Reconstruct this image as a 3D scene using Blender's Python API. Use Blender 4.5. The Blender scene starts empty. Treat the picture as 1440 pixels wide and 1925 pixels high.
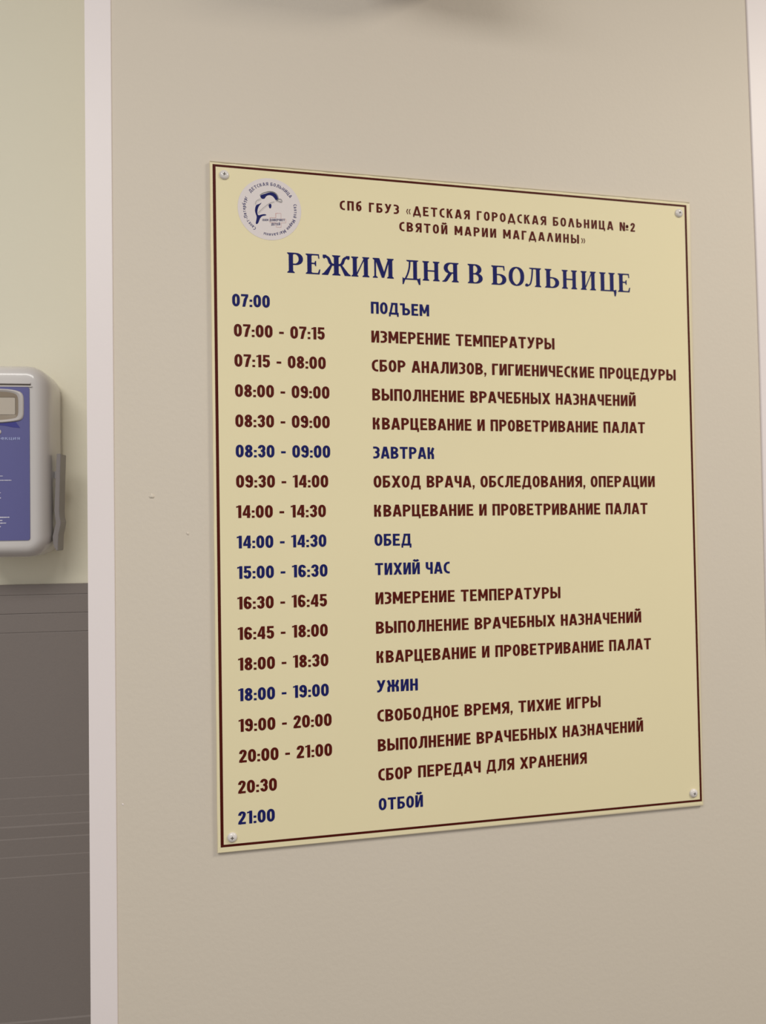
import bpy, bmesh, math, random
from mathutils import Matrix, Vector
from mathutils.geometry import tessellate_polygon
random.seed(7)
S = bpy.context.scene
C = S.collection
PI = math.pi

# ------------------------------------------------------------------ camera
cd = bpy.data.cameras.new('camera')
cam = bpy.data.objects.new('camera', cd); C.objects.link(cam)
cd.sensor_fit = 'VERTICAL'; cd.sensor_height = 36.0; cd.sensor_width = 36.0 * 1440 / 1925
cd.lens = 1390.0 / 1925.0 * 36.0
cd.clip_start = 0.02
rt = Vector((.979179, -.202545, -.013535)); up = Vector((.009562, -.020581, .999742)); fw = Vector((.202772, .979057, .018216))
M = Matrix.Identity(4)
for i in range(3):
    M[i][0] = rt[i]; M[i][1] = up[i]; M[i][2] = -fw[i]
Z0 = 1.05                                  # height of the sign's lower edge above the floor
M[0][3], M[1][3], M[2][3] = .02, -.98416, .41916 + Z0
cam.matrix_world = M
cd.dof.use_dof = True; cd.dof.focus_distance = 0.955; cd.dof.aperture_fstop = 3.2
S.camera = cam

# ------------------------------------------------------------------ light
S.view_settings.view_transform = 'Standard'
S.view_settings.look = 'None'
S.view_settings.gamma = 1.0
S.view_settings.use_curve_mapping = False
S.view_settings.exposure = 0.0
w = bpy.data.worlds.new('world'); S.world = w; w.use_nodes = True
bg = w.node_tree.nodes['Background']
bg.inputs[0].default_value = (1.0, .985, .95, 1); bg.inputs[1].default_value = 0.385


def area(name, loc, target, size, power, col):
    l = bpy.data.lights.new(name, 'AREA'); l.shape = 'RECTANGLE'; l.size, l.size_y = size
    l.energy = power; l.color = col
    o = bpy.data.objects.new(name, l); C.objects.link(o); o.location = loc
    o.rotation_euler = (Vector(target) - Vector(loc)).to_track_quat('-Z', 'Y').to_euler()
    return o


area('ceiling_light_left', (-.75, -1.9, 2.85), (-.75, -1.9, 0), (1.6, 1.2), 46.5, (1, .985, .94))
area('ceiling_light_right', (1.7, -1.4, 2.85), (1.7, -1.4, 0), (.6, .6), 36.5, (1, .93, .79))

# ------------------------------------------------------------------ materials


def srgb(r, g, b):
    f = lambda c: c / 12.92 if c <= .04045 else ((c + .055) / 1.055) ** 2.4
    return (f(r / 255), f(g / 255), f(b / 255), 1)


def mat(name, col, rough=.5, spec=.5, bump=0.0, scale=200.0, var=0.0, vscale=3.0, metal=0.0, coat=0.0):
    m = bpy.data.materials.new(name); m.use_nodes = True
    nt = m.node_tree; b = nt.nodes['Principled BSDF']
    b.inputs['Roughness'].default_value = rough
    b.inputs['Specular IOR Level'].default_value = spec
    b.inputs['Metallic'].default_value = metal
    b.inputs['Coat Weight'].default_value = coat
    tc = nt.nodes.new('ShaderNodeTexCoord')
    n = nt.nodes.new('ShaderNodeTexNoise'); n.inputs['Scale'].default_value = vscale; n.inputs['Detail'].default_value = 4
    nt.links.new(tc.outputs['Object'], n.inputs['Vector'])
    mr = nt.nodes.new('ShaderNodeMapRange'); mr.inputs[3].default_value = 1 - var; mr.inputs[4].default_value = 1 + var
    nt.links.new(n.outputs['Fac'], mr.inputs[0])
    mx = nt.nodes.new('ShaderNodeVectorMath'); mx.operation = 'SCALE'
    mx.inputs[0].default_value = col[:3]
    nt.links.new(mr.outputs[0], mx.inputs['Scale'])
    nt.links.new(mx.outputs[0], b.inputs['Base Color'])
    if bump:
        n2 = nt.nodes.new('ShaderNodeTexNoise'); n2.inputs['Scale'].default_value = scale; n2.inputs['Detail'].default_value = 3
        nt.links.new(tc.outputs['Object'], n2.inputs['Vector'])
        bp = nt.nodes.new('ShaderNodeBump'); bp.inputs['Strength'].default_value = bump; bp.inputs['Distance'].default_value = .001
        nt.links.new(n2.outputs['Fac'], bp.inputs['Height']); nt.links.new(bp.outputs[0], b.inputs['Normal'])
    return m


M_wall = mat('cream_wall_paint', srgb(216, 206, 193), .55, .3, .25, 160, .012, 5)
M_wall_l = mat('yellowish_wall_paint', srgb(242, 236, 216), .6, .3, .25, 160, .012, 5)
M_trim = mat('white_plastic_trim', srgb(237, 228, 230), .4, .4, .05, 300, .006, 8)
M_floor = mat('grey_linoleum', srgb(120, 112, 104), .5, .4, .1, 90, .06, 8)
M_ceil = mat('white_ceiling_paint', srgb(225, 220, 212), .8, .2, .1, 90, .01, 4)
M_panel = mat('taupe_grey_cladding', srgb(135, 126, 122), .6, .25, .25, 420, .02, 6)
M_sheet = mat('clear_acrylic_edge', srgb(222, 209, 180), .3, .3, 0, 1, .03, 60)
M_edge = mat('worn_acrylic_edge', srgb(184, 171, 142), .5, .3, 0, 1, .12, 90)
M_film = mat('pale_yellow_film', srgb(236, 225, 188), .5, .15, .0, 1, .018, 6)
M_maroon = mat('maroon_print', srgb(78, 18, 10), .5, .12, 0, 1, .03, 60)
M_red = mat('dark_red_ink', srgb(88, 22, 14), .5, .12, 0, 1, .03, 60)
M_blue = mat('navy_ink', srgb(26, 30, 98), .5, .12, 0, 1, .03, 60)
M_white = mat('pinkish_white_disc', srgb(224, 215, 216), .45, .3, 0, 1, .01, 60)
M_lgrey = mat('faded_navy_ink', srgb(84, 80, 120), .45, .3, 0, 1, .03, 60)
M_outline = mat('grey_green_ink', srgb(120, 122, 124), .45, .3, 0, 1, .03, 60)
M_pink = mat('faint_red_ink', srgb(206, 150, 146), .45, .3, 0, 1, .03, 60)
M_screw = mat('white_screw_enamel', srgb(226, 220, 218), .22, .6, 0, 1, .01, 90, 0, .3)
M_dark = mat('dark_recess', srgb(96, 88, 82), .6, .3, 0, 1, .02, 90)
M_body = mat('light_grey_plastic', srgb(210, 205, 204), .25, .45, 0, 1, .008, 20, 0, .5)
M_label = mat('periwinkle_label', srgb(98, 98, 152), .42, .35, 0, 1, .03, 25)
M_label_d = mat('deep_blue_print', srgb(62, 62, 140), .42, .35, 0, 1, .03, 25)
M_label_t = mat('pale_blue_print', srgb(160, 168, 214), .42, .35, 0, 1, .03, 25)
M_label_w = mat('white_print', srgb(208, 206, 224), .42, .35, 0, 1, .03, 25)
M_bezel = mat('silver_grey_bezel', srgb(190, 184, 182), .3, .5, 0, 1, .01, 30)
M_bezel_in = mat('bronze_inner_frame', srgb(142, 128, 112), .4, .5, 0, 1, .02, 30)
M_window = mat('grey_window', srgb(188, 178, 166), .35, .4, 0, 1, .01, 30)
M_lever = mat('grey_lever_plastic', srgb(138, 131, 130), .35, .5, 0, 1, .01, 30)
M_gap = mat('shadowy_rubber', srgb(60, 54, 52), .7, .2, 0, 1, .02, 30)

# ------------------------------------------------------------------ helpers


def tag(o, label=None, cat=None, group=None, kind=None):
    for k, v in (('label', label), ('category', cat), ('group', group), ('kind', kind)):
        if v: o[k] = v
    return o


def empty(name, loc, rz=0):
    o = bpy.data.objects.new(name, None); C.objects.link(o)
    o.location = loc; o.rotation_euler = (0, 0, rz); o.empty_display_size = .05
    return o


def obj(name, bm, m, parent=None, smooth=False, loc=None):
    me = bpy.data.meshes.new(name); bm.to_mesh(me); bm.free()
    if isinstance(m, (list, tuple)):
        for x in m: me.materials.append(x)
    else:
        me.materials.append(m)
    if smooth:
        for p in me.polygons: p.use_smooth = True
    o = bpy.data.objects.new(name, me); C.objects.link(o)
    if parent: o.parent = parent
    if loc: o.location = loc
    return o


def add_box(bm, x0, x1, y0, y1, z0, z1):
    v = [bm.verts.new((x, y, z)) for z in (z0, z1) for (x, y) in ((x0, y0), (x1, y0), (x1, y1), (x0, y1))]
    for f in ((3, 2, 1, 0), (4, 5, 6, 7), (0, 1, 5, 4), (1, 2, 6, 5), (2, 3, 7, 6), (3, 0, 4, 7)):
        bm.faces.new([v[i] for i in f])


def box(name, x0, x1, y0, y1, z0, z1, m, parent=None, bev=0.0, loc=None):
    bm = bmesh.new(); add_box(bm, x0, x1, y0, y1, z0, z1)
    if bev: bmesh.ops.bevel(bm, geom=bm.edges[:], offset=bev, segments=2, affect='EDGES')
    return obj(name, bm, m, parent, False, loc)


def add_prism(bm, pts, y0, y1):
    """pts (x, z); solid between depth y0 (front, smaller) and y1."""
    a = [bm.verts.new((x, y0, z)) for x, z in pts]; b = [bm.verts.new((x, y1, z)) for x, z in pts]
    n = len(pts)
    f = bm.faces.new(a); g = bm.faces.new(b[::-1])
    for i in range(n):
        bm.faces.new((a[i], b[i], b[(i + 1) % n], a[(i + 1) % n]))
    bmesh.ops.recalc_face_normals(bm, faces=bm.faces[:])


def add_flat(bm, pts, y):
    v = [bm.verts.new((x, y, z)) for x, z in pts]
    if len(v) <= 4:
        bm.faces.new(v)
    else:                                    # concave outlines: cut into triangles that do not overlap
        for t in tessellate_polygon([[Vector((x * 1000, z * 1000, 0)) for x, z in pts]]):
            if len(set(t)) == 3: bm.faces.new([v[i] for i in t])


def finish_flat(bm):
    for f in bm.faces:
        f.normal_update()
        if f.normal.y > 0: f.normal_flip()


def rrect(cx, cz, hw, hh, r, n=6):
    p = []
    for sx, sz, a0 in ((1, 1, 0), (-1, 1, 90), (-1, -1, 180), (1, -1, 270)):
        for k in range(n + 1):
            a = math.radians(a0 + 90 * k / n)
            p.append((cx + sx * (hw - r) + r * math.cos(a), cz + sz * (hh - r) + r * math.sin(a)))
    return p


def loft(bm, loops, cap0=True, cap1=True):
    """loops: list of (points (x,z), y); joined in order."""
    vs = [[bm.verts.new((x, y, z)) for x, z in pts] for pts, y in loops]
    n = len(vs[0])
    for a, b in zip(vs, vs[1:]):
        for i in range(n):
            bm.faces.new((a[i], a[(i + 1) % n], b[(i + 1) % n], b[i]))
    if cap0: bm.faces.new(vs[0][::-1])
    if cap1: bm.faces.new(vs[-1])
    bmesh.ops.recalc_face_normals(bm, faces=bm.faces[:])


# ------------------------------------------------------------------ setting
WY = .005                                  # face of the pier wall, just behind the sign
box('wall_right', -.1535, .86, WY, .60, 0, 2.9, M_wall)
tag(bpy.data.objects['wall_right'], 'cream painted pier wall carrying the schedule sign', 'wall', kind='structure')
# small paint lumps and a chip in the paint
for (x, z, s, q) in ((-.0782, .4606, .0034, 0), (-.0337, .4121, .0022, 1), (-.116, .0713, .0013, 2)):
    bm = bmesh.new()
    bmesh.ops.create_uvsphere(bm, u_segments=16, v_segments=10, radius=1)
    for v in bm.verts:
        k = 1 + .22 * math.sin(3.1 * v.co.x + 2 * v.co.z + q) + .15 * math.cos(4 * v.co.z - q)
        v.co = Vector((v.co.x * s * k * .85, v.co.y * s * .42, v.co.z * s * k))
    obj('paint_lump', bm, M_trim if q == 2 else M_wall, bpy.data.objects['wall_right'], True, (x, WY, z + Z0))

LW = math.atan(-.077)                       # the recessed wall on the left is turned a little
P0 = Vector((-.155, .15, 0))
lw = box('wall_left', -1.6, .30, 0, .12, 0, 2.9, M_wall_l)
lw.location = P0; lw.rotation_euler = (0, 0, LW)
tag(lw, 'yellowish cream wall set back behind the white corner strip', 'wall', kind='structure')
fl = box('floor', -2.2, 2.4, -3.0, .75, -.05, 0, M_floor); tag(fl, kind='structure')
ce = box('ceiling', -2.2, 2.4, -3.0, .75, 2.9, 2.95, M_ceil); tag(ce, kind='structure')

# white corner profiles: an angle strip with a leg on the face and a leg round the corner
bm = bmesh.new()
pl = [(-.1555, WY - .0022), (-.1243, WY - .0022), (-.1236, WY - .0014), (-.1236, WY + .0002), (-.1535, WY + .0002), (-.1535, .045), (-.1552, .045), (-.1557, WY - .0012)]
lo = [bm.verts.new((x, y, 0)) for x, y in pl]; hi = [bm.verts.new((x, y, 2.9)) for x, y in pl]
bm.faces.new(lo[::-1]); bm.faces.new(hi)
for i in range(len(pl)):
    j = (i + 1) % len(pl); bm.faces.new((lo[i], lo[j], hi[j], hi[i]))
bmesh.ops.recalc_face_normals(bm, faces=bm.faces[:])
t1 = obj('trim_1', bm, M_trim); tag(t1, 'white plastic corner strip at the left edge of the sign wall', 'trim', kind='structure')
bm = bmesh.new()
rows = [(0, .8185), (Z0 + .25, .8185), (Z0 + .45, .8178), (Z0 + .645, .8172), (Z0 + .77, .8160), (Z0 + .89, .8142), (Z0 + 1.05, .8112), (Z0 + 1.22, .8078), (2.9, .80)]
ra = []
for z, x in rows:
    ra.append([bm.verts.new(p) for p in ((x, WY + .0002, z), (x, WY - .0016, z), (x + .001, WY - .0026, z), (.8615, WY - .0026, z), (.8615, .045, z), (.86, .045, z), (.86, WY + .0002, z))])
for a, b in zip(ra, ra[1:]):
    for i in range(7):
        j = (i + 1) % 7; bm.faces.new((a[i], a[j], b[j], b[i]))
bm.faces.new(ra[0][::-1]); bm.faces.new(ra[-1])
bmesh.ops.recalc_face_normals(bm, faces=bm.faces[:])
t2 = obj('trim_2', bm, M_trim); tag(t2, 'white plastic corner strip at the right edge of the sign wall', 'trim', kind='structure')

# unseen white box, added above the sign to shade the wall below it
t3 = box('shade_blocker', .195, .365, -.17, WY + .001, 1.190 + Z0, 1.40 + Z0, M_trim, None, .004)
tag(t3, 'added white box out of view above the sign, casting a soft shadow', 'trim', kind='structure')

# ribbed protective cladding on the lower part of the recessed wall
wp = empty('wall_cladding', P0, LW)
tag(wp, 'taupe grey ribbed protective cladding below the hand dispenser', 'wall cladding')
prof = [(-.0015, .3418), (.0050, .3418), (.0056, .3410), (.0062, .3274), (.0052, .3270), (.0060, .3252), (.0066, .3010), (.0054, .3006), (.0060, .2990), (.0066, .2742),
        (.0056, .2738), (.0060, .2720), (.0062, .0697), (.0070, .0688), (.0072, .0412), (.0081, .0403), (.0081, .0168), (.0089, .0160), (.0090, .0022), (.0104, .0006),
        (.0098, -.0150), (.0108, -.0162), (.0106, -.0400), (.0116, -.0410), (.0113, -.0678), (.0122, -.0688), (.0120, -.268), (.0132, -.270), (.0132, -Z0 + .002), (-.0015, -Z0 + .002)]
bm = bmesh.new()
A = [bm.verts.new((-1.5, -n, z + Z0)) for n, z in prof]; B = [bm.verts.new((.15, -n, z + Z0)) for n, z in prof]
for i in range(len(prof)):
    j = (i + 1) % len(prof); bm.faces.new((A[i], A[j], B[j], B[i]))
bm.faces.new(A[::-1]); bm.faces.new(B)
bmesh.ops.recalc_face_normals(bm, faces=bm.faces[:])
obj('ribbed_sheet', bm, M_panel, wp)

# ------------------------------------------------------------------ lettering
# Each glyph is a set of shapes in a cell of cap height 1: R boxes, D slanted bars cut level, K strokes along a rounded path.


def rounded(pts, closed):
    out = []; n = len(pts)
    for i, p in enumerate(pts):
        r = p[2] if len(p) > 2 else 0
        if not r or (not closed and i in (0, n - 1)):
            out.append((p[0], p[1])); continue
        a = pts[(i - 1) % n]; b = pts[(i + 1) % n]
        da = Vector((a[0] - p[0], a[1] - p[1])); db = Vector((b[0] - p[0], b[1] - p[1]))
        ra = min(r, da.length * (.5 if len(a) > 2 and a[2] else 1)); rb = min(r, db.length * (.5 if len(b) > 2 and b[2] else 1))
        q0 = Vector(p[:2]) + da.normalized() * ra; q3 = Vector(p[:2]) + db.normalized() * rb
        q1 = q0.lerp(Vector(p[:2]), .5523); q2 = q3.lerp(Vector(p[:2]), .5523)
        for k in range(8):
            t = k / 7
            v = q0 * (1 - t) ** 3 + q1 * 3 * t * (1 - t) ** 2 + q2 * 3 * t * t * (1 - t) + q3 * t ** 3
            out.append((v.x, v.y))
    res = []
    for p in out:
        if not res or (abs(p[0] - res[-1][0]) + abs(p[1] - res[-1][1])) > 1e-4: res.append(p)
    if closed and abs(res[0][0] - res[-1][0]) + abs(res[0][1] - res[-1][1]) < 1e-4: res.pop()
    return res


def stroke(pts, V, H, closed=False):
    p = rounded(pts, closed); n = len(p)
    seg = []
    for i in range(n if closed else n - 1):
        a = Vector(p[i]); b = Vector(p[(i + 1) % n]); d = (b - a).normalized()
        h = math.hypot(V * d.y, H * d.x) / 2
        seg.append((a, b, d, Vector((-d.y, d.x)) * h))
    L, Rr = [], []
    for i in range(n):
        s0 = seg[i - 1] if (closed or i > 0) else seg[0]
        s1 = seg[i % len(seg)] if (closed or i < n - 1) else seg[-1]
        q = Vector(p[i])
        o = (s0[3] + s1[3]) / 2
        c = s0[2].x * s1[2].y - s0[2].y * s1[2].x
        if abs(c) > .05:
            for sg, lst in ((1, L), (-1, Rr)):
                a0 = q + s0[3] * sg; a1 = q + s1[3] * sg
                t = ((a1 - a0).x * s1[2].y - (a1 - a0).y * s1[2].x) / c
                v = a0 + s0[2] * t
                if (v - q).length > .3: v = q + o * sg
                lst.append(v)
        else:
            L.append(q + o); Rr.append(q - o)
    polys = []
    for i in range(n if closed else n - 1):
        j = (i + 1) % n
        polys.append([tuple(L[i]), tuple(Rr[i]), tuple(Rr[j]), tuple(L[j])])
    return polys


def make_font(V, H):
    R = lambda x0, y0, x1, y1: [[(x0, y0), (x1, y0), (x1, y1), (x0, y1)]]
    D = lambda x0, y0, x1, y1, w=None: [[(x0 - (w or V) / 2, y0), (x0 + (w or V) / 2, y0), (x1 + (w or V) / 2, y1), (x1 - (w or V) / 2, y1)]]
    P = lambda *pts: [list(pts)]
    K = lambda pts, closed=False: stroke(pts, V, H, closed)
    h = H / 2; v = V / 2
    st = lambda x: R(x, 0, x + V, 1)
    bowl = lambda x0, x1, y0, y1, r=.24: K([(x0, y1 - h), (x1 - v, y1 - h, r), (x1 - v, y0 + h, r), (x0, y0 + h)])
    ring = lambda x0, x1, y0=0, y1=1, r=.34: K([(x0 + v, y0 + h, r), (x1 - v, y0 + h, r), (x1 - v, y1 - h, r), (x0 + v, y1 - h, r)], True)
    arm = lambda x, s: [K([(x, .50), (x + s * .24, .50, .16), (x + s * .30, .80, .10), (x + s * .40, 1 - h * .6)]), K([(x + s * .10, .50), (x + s * .33, .50, .22), (x + s * .33, 0)])]
    F = {}
    g = lambda ch, wd, *shapes: F.__setitem__(ch, (wd, list(shapes)))
    g('П', .69, st(0), st(.69 - V), R(0, 1 - H, .69, 1))
    g('О', .67, ring(0, .67)); g('0', .60, ring(0, .60, 0, 1, .3))
    g('Д', .87, R(.55, 0, .55 + V, 1), R(.20, 1 - H, .75, 1), P((.02, 0), (.20, 0), (.42, 1), (.23, 1)), R(0, 0, .87, H), R(0, -.17, .15, H), R(.72, -.17, .87, H))
    g('Ъ', .92, R(.22, 0, .22 + V, 1), R(0, 1 - H, .3, 1), bowl(.24, .92, 0, .60))
    g('Ь', .67, st(0), bowl(.02, .67, 0, .60))
    g('Ы', .96, st(0), bowl(.02, .67, 0, .60), st(.96 - V))
    g('Е', .62, st(0), R(0, 0, .62, H), R(0, 1 - H, .60, 1), R(0, .51 - h, .55, .51 + h))
    g('М', .87, st(0), st(.87 - V), P((0, 1), (V * 1.05, 1), (.52, .22), (.35, .22)), P((.87, 1), (.87 - V * 1.05, 1), (.35, .22), (.52, .22)))
    g('И', .68, st(0), st(.68 - V), P((V * .5, .02), (V * 1.15, 0), (.68 - V * .5, .98), (.68 - V * 1.15, 1)))
    g('Й', .68, *F['И'][1], K([(.15, 1.24), (.20, 1.14, .08), (.48, 1.14, .08), (.53, 1.24)]))
    g('З', .57, K([(.0, 1 - h), (.57 - v, 1 - h, .24), (.57 - v, .53, .18), (.18, .53)]), K([(.18, .53), (.57 - v, .53, .2), (.57 - v, h, .26), (0, h)]))
    g('Р', .68, st(0), bowl(.02, .68, .40, 1))
    g('Н', .66, st(0), st(.66 - V), R(0, .51 - h, .66, .51 + h))
    g('Т', .72, R(.36 - v, 0, .36 + v, 1), R(0, 1 - H, .72, 1))
    g('С', .55, K([(.55, 1 - h), (v, 1 - h, .34), (v, h, .34), (.55, h)]))
    g('Б', .66, st(0), R(0, 1 - H, .61, 1), bowl(.02, .66, 0, .60))
    g('А', .76, D(.10, 0, .34, 1, V), D(.66, 0, .42, 1, V), R(.18, .18, .58, .18 + H))
    g('Л', .76, R(.76 - V, 0, .76, 1), R(.2, 1 - H, .76, 1), K([(.31, .98), (.28, .40, .2), (.22, h, .16), (0, h)]))
    g('В', .69, st(0), bowl(.02, .66, .46, 1), bowl(.02, .69, 0, .60 - .06))
    g('К', .69, st(0), *arm(.15, 1)); F['К'] = (.69, F['К'][1])
    g('Ж', 1.06, R(.53 - v, 0, .53 + v, 1), *arm(.58, 1), *arm(.48, -1))
    g('Ц', .76, st(0), R(.66 - V, 0, .66, 1), R(0, 0, .76, H), R(.60, -.17, .76, H))
    g('Ч', .64, R(.64 - V, 0, .64, 1), K([(v, 1), (v, .44, .2), (.60, .44)]))
    g('Х', .76, D(.11, 0, .65, 1, V * 1.08), D(.65, 0, .11, 1, V * 1.08))
    g('У', .72, D(.27, .12, .61, 1, V), D(.36, .40, .11, 1, V), K([(.30, .22), (.22, h, .12), (.02, h)]))
    g('Г', .56, st(0), R(0, 1 - H, .56, 1))
    g('Я', .68, R(.68 - V, 0, .68, 1), K([(.66, 1 - h), (v, 1 - h, .24), (v, .42 + h, .24), (.66, .42 + h)]), D(.10, 0, .40, .50, V))
    g(',', .18, R(0, 0, .18, .19), P((.06, .02), (.0, -.17), (.09, -.17), (.18, .02)))
    g(':', .21, R(0, 0, .21, .17), R(0, .42, .21, .59)); g('-', .36, R(0, .34, .36, .34 + H)); g(' ', .30)
    g('1', .38, R(.38 - V, 0, .38, 1), P((0, .80), (.2, .86), (.2, 1), (.17, .95), (0, .93)))
    g('2', .57, K([(v, .68), (v, 1 - h, .26), (.57 - v, 1 - h, .26), (.57 - v, .62, .18), (.13, .16), (.10, .0)]), R(.02, 0, .57, H))
    g('3', .57, K([(v, .72), (v, 1 - h, .24), (.57 - v, 1 - h, .24), (.57 - v, .53, .16), (.22, .53)]), K([(.22, .53), (.57 - v, .53, .18), (.57 - v, h, .24), (v, h, .24), (v, .28)]))
    g('4', .60, R(.33, 0, .33 + V, 1), R(0, .19, .60, .19 + H), P((0, .19), (.18, .26), (.40, 1), (.30, 1), (0, .36)))
    g('5', .57, R(.04, 1 - H, .54, 1), R(.04, .46, .04 + V * .8, 1), K([(.08, .48), (.13, .58, .05), (.57 - v, .59, .2), (.57 - v, h, .26), (v, h, .26), (v, .26)]))
    g('6', .59, K([(.59 - v, .74), (.59 - v, 1 - h, .26), (v, 1 - h, .28), (v, h, .28), (.59 - v, h, .26), (.59 - v, .60 - h, .24), (.16, .60 - h)]))
    g('9', .59, K([(v, .26), (v, h, .26), (.59 - v, h, .28), (.59 - v, 1 - h, .28), (v, 1 - h, .26), (v, .40 + h, .24), (.43, .40 + h)]))
    g('8', .59, ring(.02, .57, .47, 1, .24), ring(0, .59, 0, .62 - .07, .26))
    g('7', .57, R(0, 1 - H, .57, 1), P((.10, 0), (.32, 0), (.57, 1), (.57, 1 - H), (.36, 1 - H)))
    F['7'] = (.57, [R(0, 1 - H, .57, 1), P((.10, 0), (.32, 0), (.46, .60), (.57, 1 - H), (.36, 1 - H), (.22, .60))])
    # shapes of the smaller heading face
    g('Δ', .86, D(.16, H, .42, 1, V), D(.70, H, .44, 1, V), R(0, 0, .86, H), R(0, -.17, .14, H), R(.72, -.17, .86, H))
    g('Λ', .74, D(.10, 0, .34, 1, V), D(.64, 0, .40, 1, V))
    g('k', .68, st(0), P((.16, .40), (.38, .62), (.68, 1), (.44, 1), (.16, .62)), P((.24, .58), (.44, 0), (.70, 0), (.40, .68)))
    g('б', .58, ring(0, .58, 0, .68, .28), K([(v, .36), (v, .84, .22), (.34, .95, .1), (.54, 1.03)]))
    g('№', 1.10, st(0), st(.68 - V), P((V * .3, 1), (V * 1.1, 1), (.68 - V * .3, 0), (.68 - V * 1.1, 0)), ring(.76, 1.10, .34, .74, .17), R(.76, .12, 1.10, .22))
    ch = lambda x, s: [[(x, .36), (x + s * .10, .36), (x + s * .22, .64), (x + s * .12, .64)], [(x, .36), (x + s * .12, .08), (x + s * .22, .08), (x + s * .10, .36)]]
    g('«', .50, ch(0, 1), ch(.26, 1)); g('»', .50, ch(.24, -1), ch(.50, -1))
    # lower case used round the emblem
    small = lambda s, c: (F[c][0] * .74 + .02, [[[(x * .74 / 1.0, y * .74) for x, y in q] for q in sh] for sh in F[c][1]])
    for lo, upc in (('н', 'Н'), ('к', 'k'), ('т', 'Т'), ('в', 'В'), ('я', 'Я'), ('й', 'Й'), ('м', 'М'), ('и', 'И'), ('г', 'Г'), ('д', 'Δ'), ('л', 'Λ'), ('ы', 'Ы'), ('о', 'О')):
        F[lo] = small(0, upc)
    g('р', .50, R(0, -.26, V, .74), ring(0, .52, 0, .74, .26)); g('е', .52, K([(.52, h), (v, h, .26), (v, .74 - h, .24), (.52 - v, .74 - h, .24), (.52 - v, .38), (.1, .38)]))
    g('а', .50, R(.50 - V, 0, .50, .60), ring(0, .50, 0, .46, .2), K([(.04, .74 - h), (.50 - v, .74 - h, .2), (.50 - v, .4)]))
    g('у', .52, P((.02, .74), (.2, .74), (.36, .1), (.24, .1)), P((.52, .74), (.35, .74), (.08, -.26), (.26, -.26)))
    return F


FONT = make_font(.228, .168)
HEAD = make_font(.225, .165)
THIN = make_font(.20, .15)


def layout(text, F, gap=.125, space=.44):
    """list of (glyph, x) and the total width"""
    x = 0; out = []
    for i, c in enumerate(text):
        if c == ' ':
            x += space; continue
        wd, sh = F[c]
        out.append((sh, x, wd)); x += wd + gap
    return out, x - gap


def set_text(bm, text, F, xl, xr, zl, zr, cap, y, gap=.125, space=.44):
    items, total = layout(text, F, gap, space)
    k = (xr - xl) / total
    for sh, x, wd in items:
        n = 0
        for shape in sh:
            for poly in shape:
                pts = [(xl + (x + px) * k, zl + (zr - zl) * (x + px) / total + pz * cap) for px, pz in poly]
                add_flat(bm, pts, y - n * 1.2e-5)
            n += 1


# ------------------------------------------------------------------ the schedule sign
sign = empty('schedule_sign', (0, 0, Z0))
tag(sign, 'large pale yellow daily schedule sign screwed to the cream wall', 'sign')
cor = [(-.0018, .8996), (.7006, .8982), (.7023, -.0014), (0, 0)]
cm = (.35, .449)
ins = lambda d: [(x + (d if x < cm[0] else -d), z + (d if z < cm[1] else -d)) for x, z in cor]
bm = bmesh.new(); loft(bm, [(ins(0), WY + .0002), (ins(0), .0004), (ins(.0004), 0)], False, True)
obj('acrylic_sheet', bm, M_sheet, sign)


# printed film with slightly ragged edges: a body of thin rows and a ragged strip along the top
bm = bmesh.new()
rag = lambda j: j * (random.random() - .5)
NR = 60; FT = .8955
rowv = []
for i in range(NR + 1):
    t = i / NR; z = .0007 + (FT - .0007) * t
    xl = .0007 - .0018 * t + rag(.0005); xr = .7006 - .0041 * t + rag(.0004)
    rowv.append((bm.verts.new((xl, -.00025, z)), bm.verts.new((xr, -.00025, z - .0016 * t))))
for p, q in zip(rowv, rowv[1:]):
    bm.faces.new((p[0], p[1], q[1], q[0]))
a0, b0 = rowv[-1][0].co, rowv[-1][1].co
NC = 70; prev = None
for i in range(NC + 1):
    t = i / NC; x = a0.x + (b0.x - a0.x) * t; z = a0.z + (b0.z - a0.z) * t
    lowv = rowv[-1][0] if i == 0 else rowv[-1][1] if i == NC else bm.verts.new((x, -.00025, z))
    hiv = bm.verts.new((x, -.00025, z + .0022 + rag(.0013)))
    if prev: bm.faces.new((prev[0], lowv, hiv, prev[1]))
    prev = (lowv, hiv)
finish_flat(bm)
obj('printed_film', bm, M_film, sign)

# worn cut edge of the acrylic along the top
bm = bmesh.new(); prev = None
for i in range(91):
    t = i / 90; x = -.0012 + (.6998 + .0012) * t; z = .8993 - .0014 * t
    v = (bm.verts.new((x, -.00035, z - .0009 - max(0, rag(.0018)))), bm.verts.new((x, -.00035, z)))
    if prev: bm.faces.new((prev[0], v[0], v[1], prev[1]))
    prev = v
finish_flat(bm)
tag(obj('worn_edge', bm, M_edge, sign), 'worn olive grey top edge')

# border line
O = [(.0021, .8954), (.6945, .8930), (.6995, .0051), (.0043, .0072)]
tl, tr, tt, tb = .0038, .0033, .0029, .0031
I = [(O[0][0] + tl, O[0][1] - tt), (O[1][0] - tr, O[1][1] - tt), (O[2][0] - tr, O[2][1] + tb), (O[3][0] + tl, O[3][1] + tb)]
bm = bmesh.new()
for i in range(4):
    j = (i + 1) % 4; add_flat(bm, [O[i], O[j], I[j], I[i]], -.0005)
finish_flat(bm)
tag(obj('border_line', bm, M_maroon, sign), 'thin maroon border line')

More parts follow.
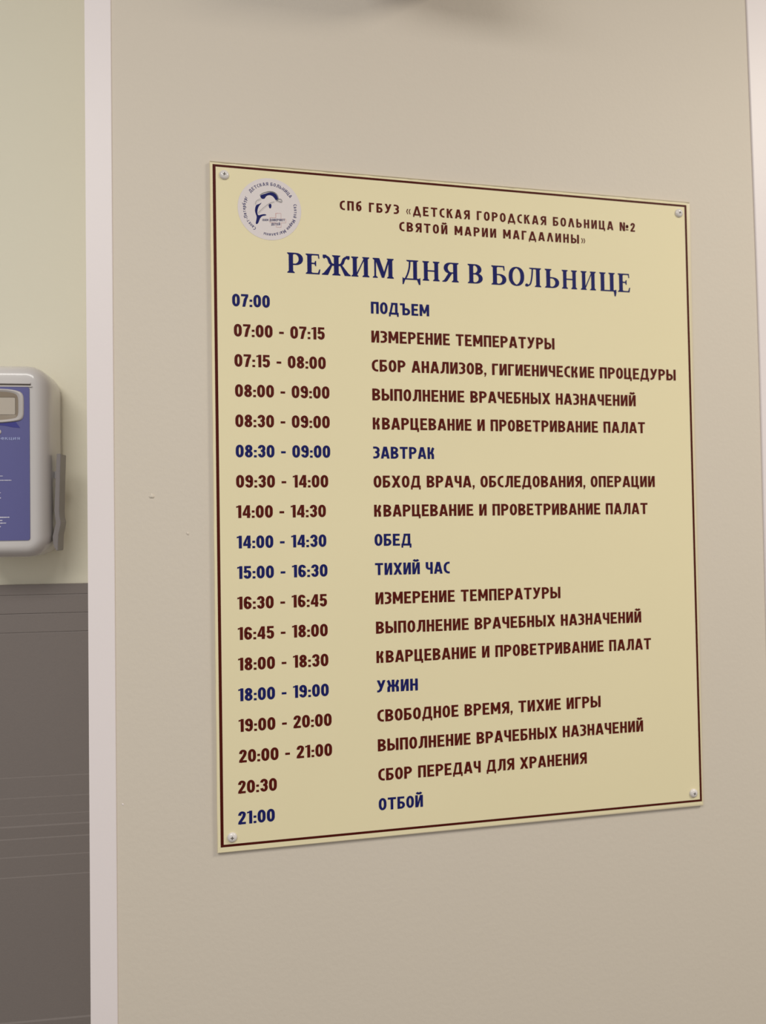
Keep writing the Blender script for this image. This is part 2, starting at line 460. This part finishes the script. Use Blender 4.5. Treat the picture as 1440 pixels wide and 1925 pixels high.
TY = -.0006
RED, BLU = M_red, M_blue
times = [('07:00', 1, .0256, .0744), ('07:00 - 07:15', 0, .0275, .1470), ('07:15 - 08:00', 0, .0278, .1479), ('08:00 - 09:00', 0, .0282, .1524),
         ('08:30 - 09:00', 0, .0282, .1523), ('08:30 - 09:00', 1, .0283, .1525), ('09:30 - 14:00', 0, .0284, .1493), ('14:00 - 14:30', 0, .0282, .1457),
         ('14:00 - 14:30', 1, .0285, .1458), ('15:00 - 16:30', 1, .0287, .1469), ('16:30 - 16:45', 0, .0285, .1457), ('16:45 - 18:00', 0, .0287, .1462),
         ('18:00 - 18:30', 0, .0287, .1466), ('18:00 - 19:00', 1, .0285, .1466), ('19:00 - 20:00', 0, .0285, .1500), ('20:00 - 21:00', 0, .0287, .1501),
         ('20:30', 0, .0271, .0768), ('21:00', 1, .0268, .0737)]
acts = [('ПОДЪЕМ', 1, .2928), ('ИЗМЕРЕНИЕ ТЕМПЕРАТУРЫ', 0, .4782), ('СБОР АНАЛИЗОВ, ГИГИЕНИЧЕСКИЕ ПРОЦЕДУРЫ', 0, .6707), ('ВЫПОЛНЕНИЕ ВРАЧЕБНЫХ НАЗНАЧЕНИЙ', 0, .6045),
        ('КВАРЦЕВАНИЕ И ПРОВЕТРИВАНИЕ ПАЛАТ', 0, .6188), ('ЗАВТРАК', 1, .2982), ('ОБХОД ВРАЧА, ОБСЛЕДОВАНИЯ, ОПЕРАЦИИ', 0, .6328), ('КВАРЦЕВАНИЕ И ПРОВЕТРИВАНИЕ ПАЛАТ', 0, .6202),
        ('ОБЕД', 1, .2628), ('ТИХИЙ ЧАС', 1, .3168), ('ИЗМЕРЕНИЕ ТЕМПЕРАТУРЫ', 0, .4805), ('ВЫПОЛНЕНИЕ ВРАЧЕБНЫХ НАЗНАЧЕНИЙ', 0, .6065),
        ('КВАРЦЕВАНИЕ И ПРОВЕТРИВАНИЕ ПАЛАТ', 0, .6215), ('УЖИН', 1, .2690), ('СВОБОДНОЕ ВРЕМЯ, ТИХИЕ ИГРЫ', 0, .5396), ('ВЫПОЛНЕНИЕ ВРАЧЕБНЫХ НАЗНАЧЕНИЙ', 0, .6061),
        ('СБОР ПЕРЕДАЧ ДЛЯ ХРАНЕНИЯ', 0, .5165), ('ОТБОЙ', 1, .2738)]
for i, (s, b, xl, xr) in enumerate(times):
    z = .7094 - .03970 * i
    bm = bmesh.new(); set_text(bm, s, FONT, xl, xr, z, z, .0165, TY, .10, .42); finish_flat(bm)
    tag(obj('time_text', bm, BLU if b else RED, sign), 'navy blue printed time' if b else 'dark red printed time')
for i, (s, b, xr) in enumerate(acts):
    z = .7081 - .03955 * i
    bm = bmesh.new(); set_text(bm, s, FONT, .2108 + .0001 * i, xr, z, z - .0004, .0162, TY, .125, .42); finish_flat(bm)
    tag(obj('activity_text', bm, BLU if b else RED, sign), 'navy blue printed activity' if b else 'dark red printed activity')
for s, xl, xr, z in (('СПб ГБУЗ «ΔЕТСkАЯ ГОРОΔСkАЯ БОΛЬНИЦА №2', .1697, .6089, .8474), ('СВЯТОЙ МАРИИ МАГΔАΛИНЫ»', .2521, .5291, .8241)):
    bm = bmesh.new(); set_text(bm, s, HEAD, xl, xr, z, z - .0004, .0128, TY, .26, .55); finish_flat(bm)
    tag(obj('heading_text', bm, M_red, sign), 'small dark red heading')


# title: thick stems, hair lines and bracketed serifs
def make_serif():
    V, H = .205, .065
    R = lambda x0, y0, x1, y1: [[(x0, y0), (x1, y0), (x1, y1), (x0, y1)]]
    P = lambda *pts: [list(pts)]
    K = lambda pts, closed=False, v=V, hh=H: stroke(pts, v, hh, closed)

    def st(x, top=True, bot=True, v=V, e=.075):
        s = [R(x, 0, x + v, 1)]
        if bot: s.append(P((x - e, 0), (x + v + e, 0), (x + v + e, .04), (x + v, .10), (x, .10), (x - e, .04)))
        if top: s.append(P((x - e, 1), (x - e, .96), (x, .90), (x + v, .90), (x + v + e, .96), (x + v + e, 1)))
        return s
    bowl = lambda x0, x1, y0, y1, r=.26: K([(x0, y1 - H / 2), (x1 - V / 2, y1 - H / 2, r), (x1 - V / 2, y0 + H / 2, r), (x0, y0 + H / 2)])
    F = {}
    F['Р'] = (.76, st(.075) + [bowl(.2, .76, .40, 1)])
    F['Е'] = (.70, st(.075) + [R(.1, 0, .66, H), R(.1, 1 - H, .64, 1), R(.2, .50, .46, .50 + H), P((.58, 1), (.64, 1), (.66, .78), (.61, .78)), P((.56, 0), (.66, 0), (.70, .25), (.65, .25)), P((.46, .40), (.50, .40), (.50, .66), (.46, .66), (.42, .565), (.42, .50))])
    arm = lambda s, x: [K([(x + s * .05, .52), (x + s * .22, .54, .1), (x + s * .34, .93, .14), (x + s * .54, .92)], False, .13, .10), P(*[(x + s * a, b) for a, b in ((.40, 1), (.56, 1), (.56, .86), (.50, .80), (.42, .88))]),
                        P(*[(x + s * a, b) for a, b in ((.06, .56), (.20, .56), (.52, .10), (.60, .05), (.60, 0), (.34, 0), (.16, .46))])]
    F['Ж'] = (1.24, st(.52) + arm(1, .645) + arm(-1, .60))
    F['И'] = (.92, st(.075) + st(.64) + [P((.22, .06), (.28, .06), (.70, .94), (.64, .94)), P((.26, .18), (.26, .08), (.66, .84), (.66, .92))])
    F['М'] = (1.08, st(.08, True, True, .09, .08) + st(.80, True, True, V, .07) + [P((.10, 1), (.34, 1), (.62, .20), (.54, .02), (.46, .02)), P((.52, .02), (.58, .02), (.84, .86), (.84, 1), (.80, 1), (.54, .2))])
    F['Д'] = (.96, [R(.58, 0, .58 + V, 1), P((.22, 1), (.86, 1), (.86, .96), (.78, .92), (.30, .92), (.22, .96)), K([(.40, .96), (.37, .45, .3), (.16, .04)], False, .085, .07), R(.04, 0, .92, H), P((0, .12), (.08, .06), (.15, 0), (.06, -.24), (.0, -.24)), P((.96, .12), (.88, .06), (.78, 0), (.88, -.24), (.96, -.24))])
    F['Н'] = (.92, st(.075) + st(.64) + [R(.2, .48, .7, .48 + H)])
    F['Я'] = (.84, st(.56) + [K([(.64, 1 - H / 2), (.08 + V / 2, 1 - H / 2, .24), (.08 + V / 2, .44 + H / 2, .24), (.64, .44 + H / 2)]), P((.34, .50), (.54, .50), (.26, .06), (.18, 0), (0, 0), (0, .04), (.10, .10))])
    F['В'] = (.76, st(.075) + [bowl(.2, .70, .47, 1, .24), bowl(.2, .76, 0, .535, .26)])
    F['Б'] = (.76, st(.075) + [bowl(.2, .76, 0, .57), R(.1, 1 - H, .66, 1), P((.58, 1), (.66, 1), (.68, .76), (.63, .76))])
    F['О'] = (.84, [K([(V / 2, H / 2, .42), (.84 - V / 2, H / 2, .42), (.84 - V / 2, 1 - H / 2, .42), (V / 2, 1 - H / 2, .42)], True)])
    F['Л'] = (.90, st(.62) + [P((.24, 1), (.70, 1), (.70, .93), (.34, .93), (.24, .96)), K([(.42, .96), (.38, .40, .3), (.26, .06, .12), (.10, .06)], False, .08, .07), P((0, .04), (.06, .0), (.16, .0), (.18, .10), (.10, .17), (.02, .13))])
    F['Ь'] = (.76, st(.075) + [bowl(.2, .76, 0, .57)])
    F['Ц'] = (.96, st(.075, True, False) + st(.60, True, False) + [R(.06, 0, .92, H), P((.80, .06), (.96, .10), (.96, -.06), (.92, -.26), (.86, -.26))])
    return F


SERIF = make_serif()
ext = [(.098, .119), (.1227, .1422), (.1444, .1833), (.1845, .2093), (.214, .2435), (.2556, .2809), (.2842, .3086), (.3125, .3363), (.3497, .3716), (.3846, .4068),
       (.4105, .4337), (.435, .4595), (.4653, .4872), (.4915, .515), (.5209, .5446), (.5502, .577), (.5796, .5992)]
bm = bmesh.new()
for c, (a, b) in zip('РЕЖИМДНЯВБОЛЬНИЦЕ', ext):
    wd, sh = SERIF[c]; k = (b - a) / wd; n = 0
    for shape in sh:
        for poly in shape:
            add_flat(bm, [(a + px * k, .7577 - .0022 * (a - .098) + pz * .0272) for px, pz in poly], TY - n * 1.2e-5)
        n += 1
finish_flat(bm)
tag(obj('title_text', bm, M_blue, sign), 'large navy blue serif title')

# round emblem, in sheet coordinates (metres from the sign's lower left corner)
EX, EZ = .0756, .8412
em = lambda u, v: (EX + (u - 688) * 7.78e-5, EZ - (v - 662) * 7.92e-5 + (u - 688) * 5.8e-6)
bm = bmesh.new()
add_flat(bm, [(EX + .0418 * math.cos(2 * PI * k / 72), EZ + .0414 * math.sin(2 * PI * k / 72)) for k in range(72)], -.00045)
finish_flat(bm)
disc = obj('emblem_disc', bm, M_white, sign); tag(disc, 'round pinkish white emblem')


def arc_text(text, a0, a1, rad, cap, F, name, m):
    items, total = layout(text, F, .17, .42)
    bm = bmesh.new()
    kk = abs(math.radians(a1 - a0)) * rad / total
    for sh, x, wd in items:
        a = math.radians(a0 + (a1 - a0) * (x + wd / 2) / total); n = 0
        ux, uz = math.sin(a), -math.cos(a); rx, rz = math.cos(a), math.sin(a)
        for shape in sh:
            for poly in shape:
                add_flat(bm, [(EX + rx * (rad + pz * cap) + ux * (px - wd / 2) * kk, EZ + rz * (rad + pz * cap) + uz * (px - wd / 2) * kk) for px, pz in poly], TY - n * 1.2e-5)
            n += 1
    finish_flat(bm)
    return obj(name, bm, m, disc)


arc_text('ДЕТСКАЯ БОЛЬНИЦА', 141, 32, .0315, .0043, THIN, 'ring_text', M_lgrey)
arc_text('Святой Марии Магдалины', 15, -104, .0322, .0044, THIN, 'ring_text', M_lgrey)
arc_text('Санкт-Петербург', 236, 154, .0315, .0044, THIN, 'ring_text', M_lgrey)


def flat_shape(name, polys, m, parent, y=TY):
    bm = bmesh.new()
    for i, q in enumerate(polys): add_flat(bm, q, y - i * 1.2e-5)
    finish_flat(bm)
    return obj(name, bm, m, parent)


def smooth_loop(pts, it=2):
    for _ in range(it):
        q = []
        for i in range(len(pts)):
            a, b = pts[i], pts[(i + 1) % len(pts)]
            q += [(a[0] * .75 + b[0] * .25, a[1] * .75 + b[1] * .25), (a[0] * .25 + b[0] * .75, a[1] * .25 + b[1] * .75)]
        pts = q
    return pts


capb = [(528, 438), (560, 416), (620, 400), (665, 383), (720, 375), (775, 393), (812, 430), (830, 480), (834, 514), (795, 514), (772, 480), (745, 445), (700, 424), (660, 428), (625, 448), (605, 487), (562, 490), (540, 470)]
tail = [(557, 546), (520, 572), (462, 590), (442, 645), (440, 700), (455, 750), (470, 790), (460, 850), (448, 905), (470, 917), (495, 892), (510, 850), (527, 812), (560, 777), (628, 768), (632, 755), (600, 744), (550, 752), (492, 770), (477, 720), (486, 660), (506, 610), (535, 578)]
finp = [(672, 585), (690, 573), (716, 575), (720, 620), (706, 650), (684, 647), (672, 615)]
flat_shape('dolphin_emblem', [[em(*p) for p in smooth_loop(q, 1)] for q in (capb, tail, finp)], M_blue, disc)


def line(path, wpx):
    return [[em(x, y) for x, y in q] for q in stroke(path, wpx, wpx)]


ol = line([(525, 430), (560, 398, 30), (640, 372, 40), (700, 362, 60), (775, 376, 50), (825, 432, 30), (838, 490)], 12)
ol += line([(800, 518), (838, 492, 20), (884, 496, 20), (900, 530, 12), (888, 548, 10), (850, 534, 20), (800, 520)], 9)
ol += line([(768, 540), (705, 553, 60), (640, 600, 80), (560, 660, 80), (490, 735)], 6)
ol += line([(545, 492), (480, 512, 40), (446, 560, 30), (450, 592)], 6)
flat_shape('dolphin_outline', ol, M_outline, disc, TY - .0001)
cr = [(790, 733), (878, 733), (878, 828), (960, 832), (960, 895), (880, 895), (880, 970), (795, 966), (795, 893), (688, 890), (688, 806), (790, 808)]
flat_shape('cross_emblem', line(cr + [cr[0]], 7), M_pink, disc)
bm = bmesh.new()
a, b = em(566, 862), em(945, 866)
THIN['Ю'] = (.98, [[[(0, 0), (.17, 0), (.17, 1), (0, 1)]], [[(.1, .44), (.4, .44), (.4, .57), (.1, .57)]], stroke([(.41, .07, .3), (.89, .07, .3), (.89, .93, .3), (.41, .93, .3)], .17, .13, True)])
set_text(bm, 'НАМ ДОВЕРЯЮТ', THIN, a[0], b[0], a[1], b[1], .0030, TY - .0002, .16, .4)
a, b = em(712, 935), em(862, 935); set_text(bm, 'ДЕТЕЙ', THIN, a[0], b[0], a[1], b[1], .0030, TY - .0002, .16, .4)
finish_flat(bm); obj('motto_text', bm, M_lgrey, disc)

# four screws with cross recesses


def make_screw(x, z, rot):
    bm = bmesh.new()
    prf = [(.0064, -.0004), (.0064, .0006), (.0060, .0016), (.0050, .0026), (.0035, .0033), (.0018, .0036)]
    rings = [[bm.verts.new((r * math.cos(2 * PI * k / 28), -d, r * math.sin(2 * PI * k / 28))) for k in range(28)] for r, d in prf]
    for a, b in zip(rings, rings[1:]):
        for k in range(28): bm.faces.new((a[k], a[(k + 1) % 28], b[(k + 1) % 28], b[k]))
    bm.faces.new(rings[-1]); bm.faces.new(rings[0][::-1])
    bmesh.ops.recalc_face_normals(bm, faces=bm.faces[:])
    o = obj('screw', bm, M_screw, sign, True, (x, -.0003, z)); o.rotation_euler = (0, rot, 0)
    bm = bmesh.new()
    q = .0021; t = .00055
    add_prism(bm, [(-q, -t), (-t, -t), (-t, -q), (t, -q), (t, -t), (q, -t), (q, t), (t, t), (t, q), (-t, q), (-t, t), (-q, t)], -.00375, -.0032)
    obj('cross_recess', bm, M_dark, o)
    return o


for x, z, r in ((.0170, .8822, .2), (.6815, .8800, .5), (.0190, .0190, .05), (.6856, .0184, .35)):
    make_screw(x, z, r)

# ------------------------------------------------------------------ the elbow dispenser on the recessed wall
dp = empty('soap_dispenser', P0, LW)
tag(dp, 'grey elbow operated soap dispenser with blue label on the left wall', 'dispenser')
cx, cz = -.1175, .5124 + Z0
bm = bmesh.new()
hw, hh = .0595, .1296
loops = [(rrect(cx, cz, hw - .004, hh - .004, .026), -.0005), (rrect(cx, cz, hw - .001, hh - .001, .028), -.02), (rrect(cx, cz, hw, hh, .029), -.05), (rrect(cx, cz, hw, hh, .029), -.058)]
for k in range(1, 9):
    a = PI / 2 * k / 8
    loops.append((rrect(cx, cz, hw - .0165 * (1 - math.cos(a)), hh - .0165 * (1 - math.cos(a)), .029 - .021 * (1 - math.cos(a))), -.058 - .026 * math.sin(a)))
loops.append((rrect(cx, cz, hw - .0185, hh - .024, .006), -.0842))
loft(bm, loops)
obj('housing', bm, M_body, dp, True)
# seam strip above the label
n0 = -.0852
bm = bmesh.new(); add_prism(bm, rrect(cx, .6150 + Z0, .0405, .0012, .0008, 3), n0 - .0010, -.080)
add_prism(bm, rrect(cx, .6106 + Z0, .0425, .0008, .0006, 3), n0 - .0008, -.080)
obj('cover_rib', bm, M_body, dp)
bm = bmesh.new(); add_prism(bm, rrect(cx, .6129 + Z0, .0405, .0010, .0008, 3), n0 - .0001, -.080)
obj('cover_seam', bm, M_dark, dp)
# label plate
bm = bmesh.new(); zt, zb = .6098 + Z0, .4060 + Z0
add_prism(bm, rrect(cx, (zt + zb) / 2, .0390, (zt - zb) / 2, .003), n0 - .0002, -.080)
lab = obj('label', bm, M_label, dp); tag(lab, 'periwinkle blue label')
sw = [(.0019, .561), (.0219, .5629), (.0253, .5583), (.0273, .5551), (.0186, .5558), (.0086, .5579), (.0019, .5586)]
bm = bmesh.new()
add_flat(bm, [(cx + x, z + Z0) for x, z in sw] + [(cx - x, z + Z0) for x, z in sw[::-1]], n0 - .0005); finish_flat(bm)
obj('blue_swoosh', bm, M_label_d, lab)
bm = bmesh.new()
IT = 'дезинфекция'
small = dict(THIN)
small['з'] = (.46, [[[(x * .74, y * .74) for x, y in q] for q in sh] for sh in THIN['З'][1]])
small['ф'] = (.66, [[[(.25, -.25), (.41, -.25), (.41, 1), (.25, 1)]], stroke([(.08, .08, .25), (.58, .08, .25), (.58, .66, .25), (.08, .66, .25)], .17, .13, True)])
small['ц'] = (.56, [[[(x * .74, y * .74) for x, y in q] for q in sh] for sh in THIN['Ц'][1]])
set_text(bm, IT, small, cx - .0272, cx + .0272, .5392 + Z0, .5392 + Z0, .0046, n0 - .0006, .12, .4)
finish_flat(bm)
obj('label_text', bm, M_label_t, lab)
for xr, z, hgt in ((.0056, .4912, .0010), (.0163, .4856, .0013), (.0029, .4690, .0015), (.0030, .4622, .0022), (.0134, .4366, .0019), (.0047, .4325, .0017), (.0094, .4290, .0018), (.0027, .4243, .0018)):
    bm = bmesh.new()                         # lines of fine print, too small to read in the photo
    top, bot = [], []
    x = -xr
    while x < xr:
        wd = random.uniform(.0006, .0016); h2 = hgt * random.uniform(.28, .5)
        for xx in (x, min(x + wd, xr)):
            top.append((cx + xx, z + h2 + Z0)); bot.append((cx + xx, z - h2 * .8 + Z0))
        x += wd + .0001
    for k in range(len(top) - 1):
        if top[k + 1][0] - top[k][0] > 1e-6: add_flat(bm, [bot[k], bot[k + 1], top[k + 1], top[k]], n0 - .0006)
    bmesh.ops.remove_doubles(bm, verts=bm.verts[:], dist=1e-6)
    finish_flat(bm)
    obj('fine_print', bm, M_label_w, lab)
# viewing window with its frame
bz = [(.0021, .6071), (.0154, .6064), (.0241, .6047), (.0295, .6023), (.0321, .5966), (.0323, .5831), (.032, .5704), (.0293, .5657), (.0239, .564), (.0119, .5623), (.0019, .5615)]
bzl = smooth_loop(bz + [(-x, z) for x, z in bz[::-1]], 1)
sc = lambda k, kz: [(cx + x * k, Z0 + .5843 + (z - .5843) * kz) for x, z in bzl]
bm = bmesh.new()
loft(bm, [(sc(1, 1), n0 - .0002), (sc(.985, .985), n0 - .0018), (sc(.95, .95), n0 - .0026), (sc(.85, .90), n0 - .0020), (sc(.78, .82), n0 - .0008)], False, False)
bez = obj('window_frame', bm, M_bezel, dp, True)
bm = bmesh.new()
win = rrect(cx, .5841 + Z0, .0216, .0117, .0016, 3)
lpo = sc(.80, .84)


def at_angle(loop, a, c):
    """point where a ray from c leaves the loop"""
    d = Vector((math.cos(a), math.sin(a))); best = None
    for i in range(len(loop)):
        p = Vector(loop[i]) - c; q = Vector(loop[(i + 1) % len(loop)]) - c; e = q - p
        den = d.x * e.y - d.y * e.x
        if abs(den) < 1e-12: continue
        t = (p.x * e.y - p.y * e.x) / den; s = (p.x * d.y - p.y * d.x) / den
        if t > 0 and -1e-6 <= s <= 1 + 1e-6: best = t if best is None else max(best, t)
    return tuple(c + d * best)


cc = Vector((cx, .5842 + Z0)); N = 96
loft(bm, [([at_angle(lpo, 2 * PI * k / N, cc) for k in range(N)], n0 - .0010), ([at_angle(win, 2 * PI * k / N, cc) for k in range(N)], n0 - .0003)], False, False)
obj('inner_frame', bm, M_bezel_in, bez)
bm = bmesh.new(); add_prism(bm, rrect(cx, .5841 + Z0, .0222, .0122, .0016, 3), n0 - .00025, -.082)
obj('window_rim', bm, M_gap, bez)
bm = bmesh.new(); add_prism(bm, rrect(cx, .5841 + Z0, .0212, .0113, .0014, 3), n0 - .0004, -.082)
obj('window_pane', bm, M_window, bez)
# indicator dot
bm = bmesh.new()
loft(bm, [([(cx + r * math.cos(2 * PI * k / 20), .5497 + Z0 + r * math.sin(2 * PI * k / 20)) for k in range(20)], y) for r, y in ((.0038, n0), (.0036, n0 - .0010), (.0026, n0 - .0014))])
obj('indicator_dot', bm, M_bezel, dp, True)
# elbow lever on the right side
lev = [(-0.0575, 0.5228), (-0.0592, 0.4855), (-0.0609, 0.4452), (-0.0602, 0.438), (-0.059, 0.4287), (-0.0615, 0.4184), (-0.0635, 0.4102), (-0.0626, 0.3999), (-0.0602, 0.3936), (-0.0577, 0.3905), (-0.0565, 0.3925),
       (-0.0562, 0.4049), (-0.0558, 0.4121), (-0.0531, 0.425), (-0.0526, 0.4296), (-0.054, 0.4369), (-0.0545, 0.4446), (-0.0535, 0.4855), (-0.0523, 0.5228)]
bm = bmesh.new()
add_prism(bm, [(x + .0073, z + Z0) for x, z in lev], -.065, -.040)
bmesh.ops.bevel(bm, geom=bm.edges[:], offset=.0004, segments=2, affect='EDGES')
lv = obj('elbow_lever', bm, M_lever, dp)
bm = bmesh.new(); add_box(bm, -.0585, -.0505, -.048, -.042, .490 + Z0, .500 + Z0)
obj('lever_pivot', bm, M_body, lv)
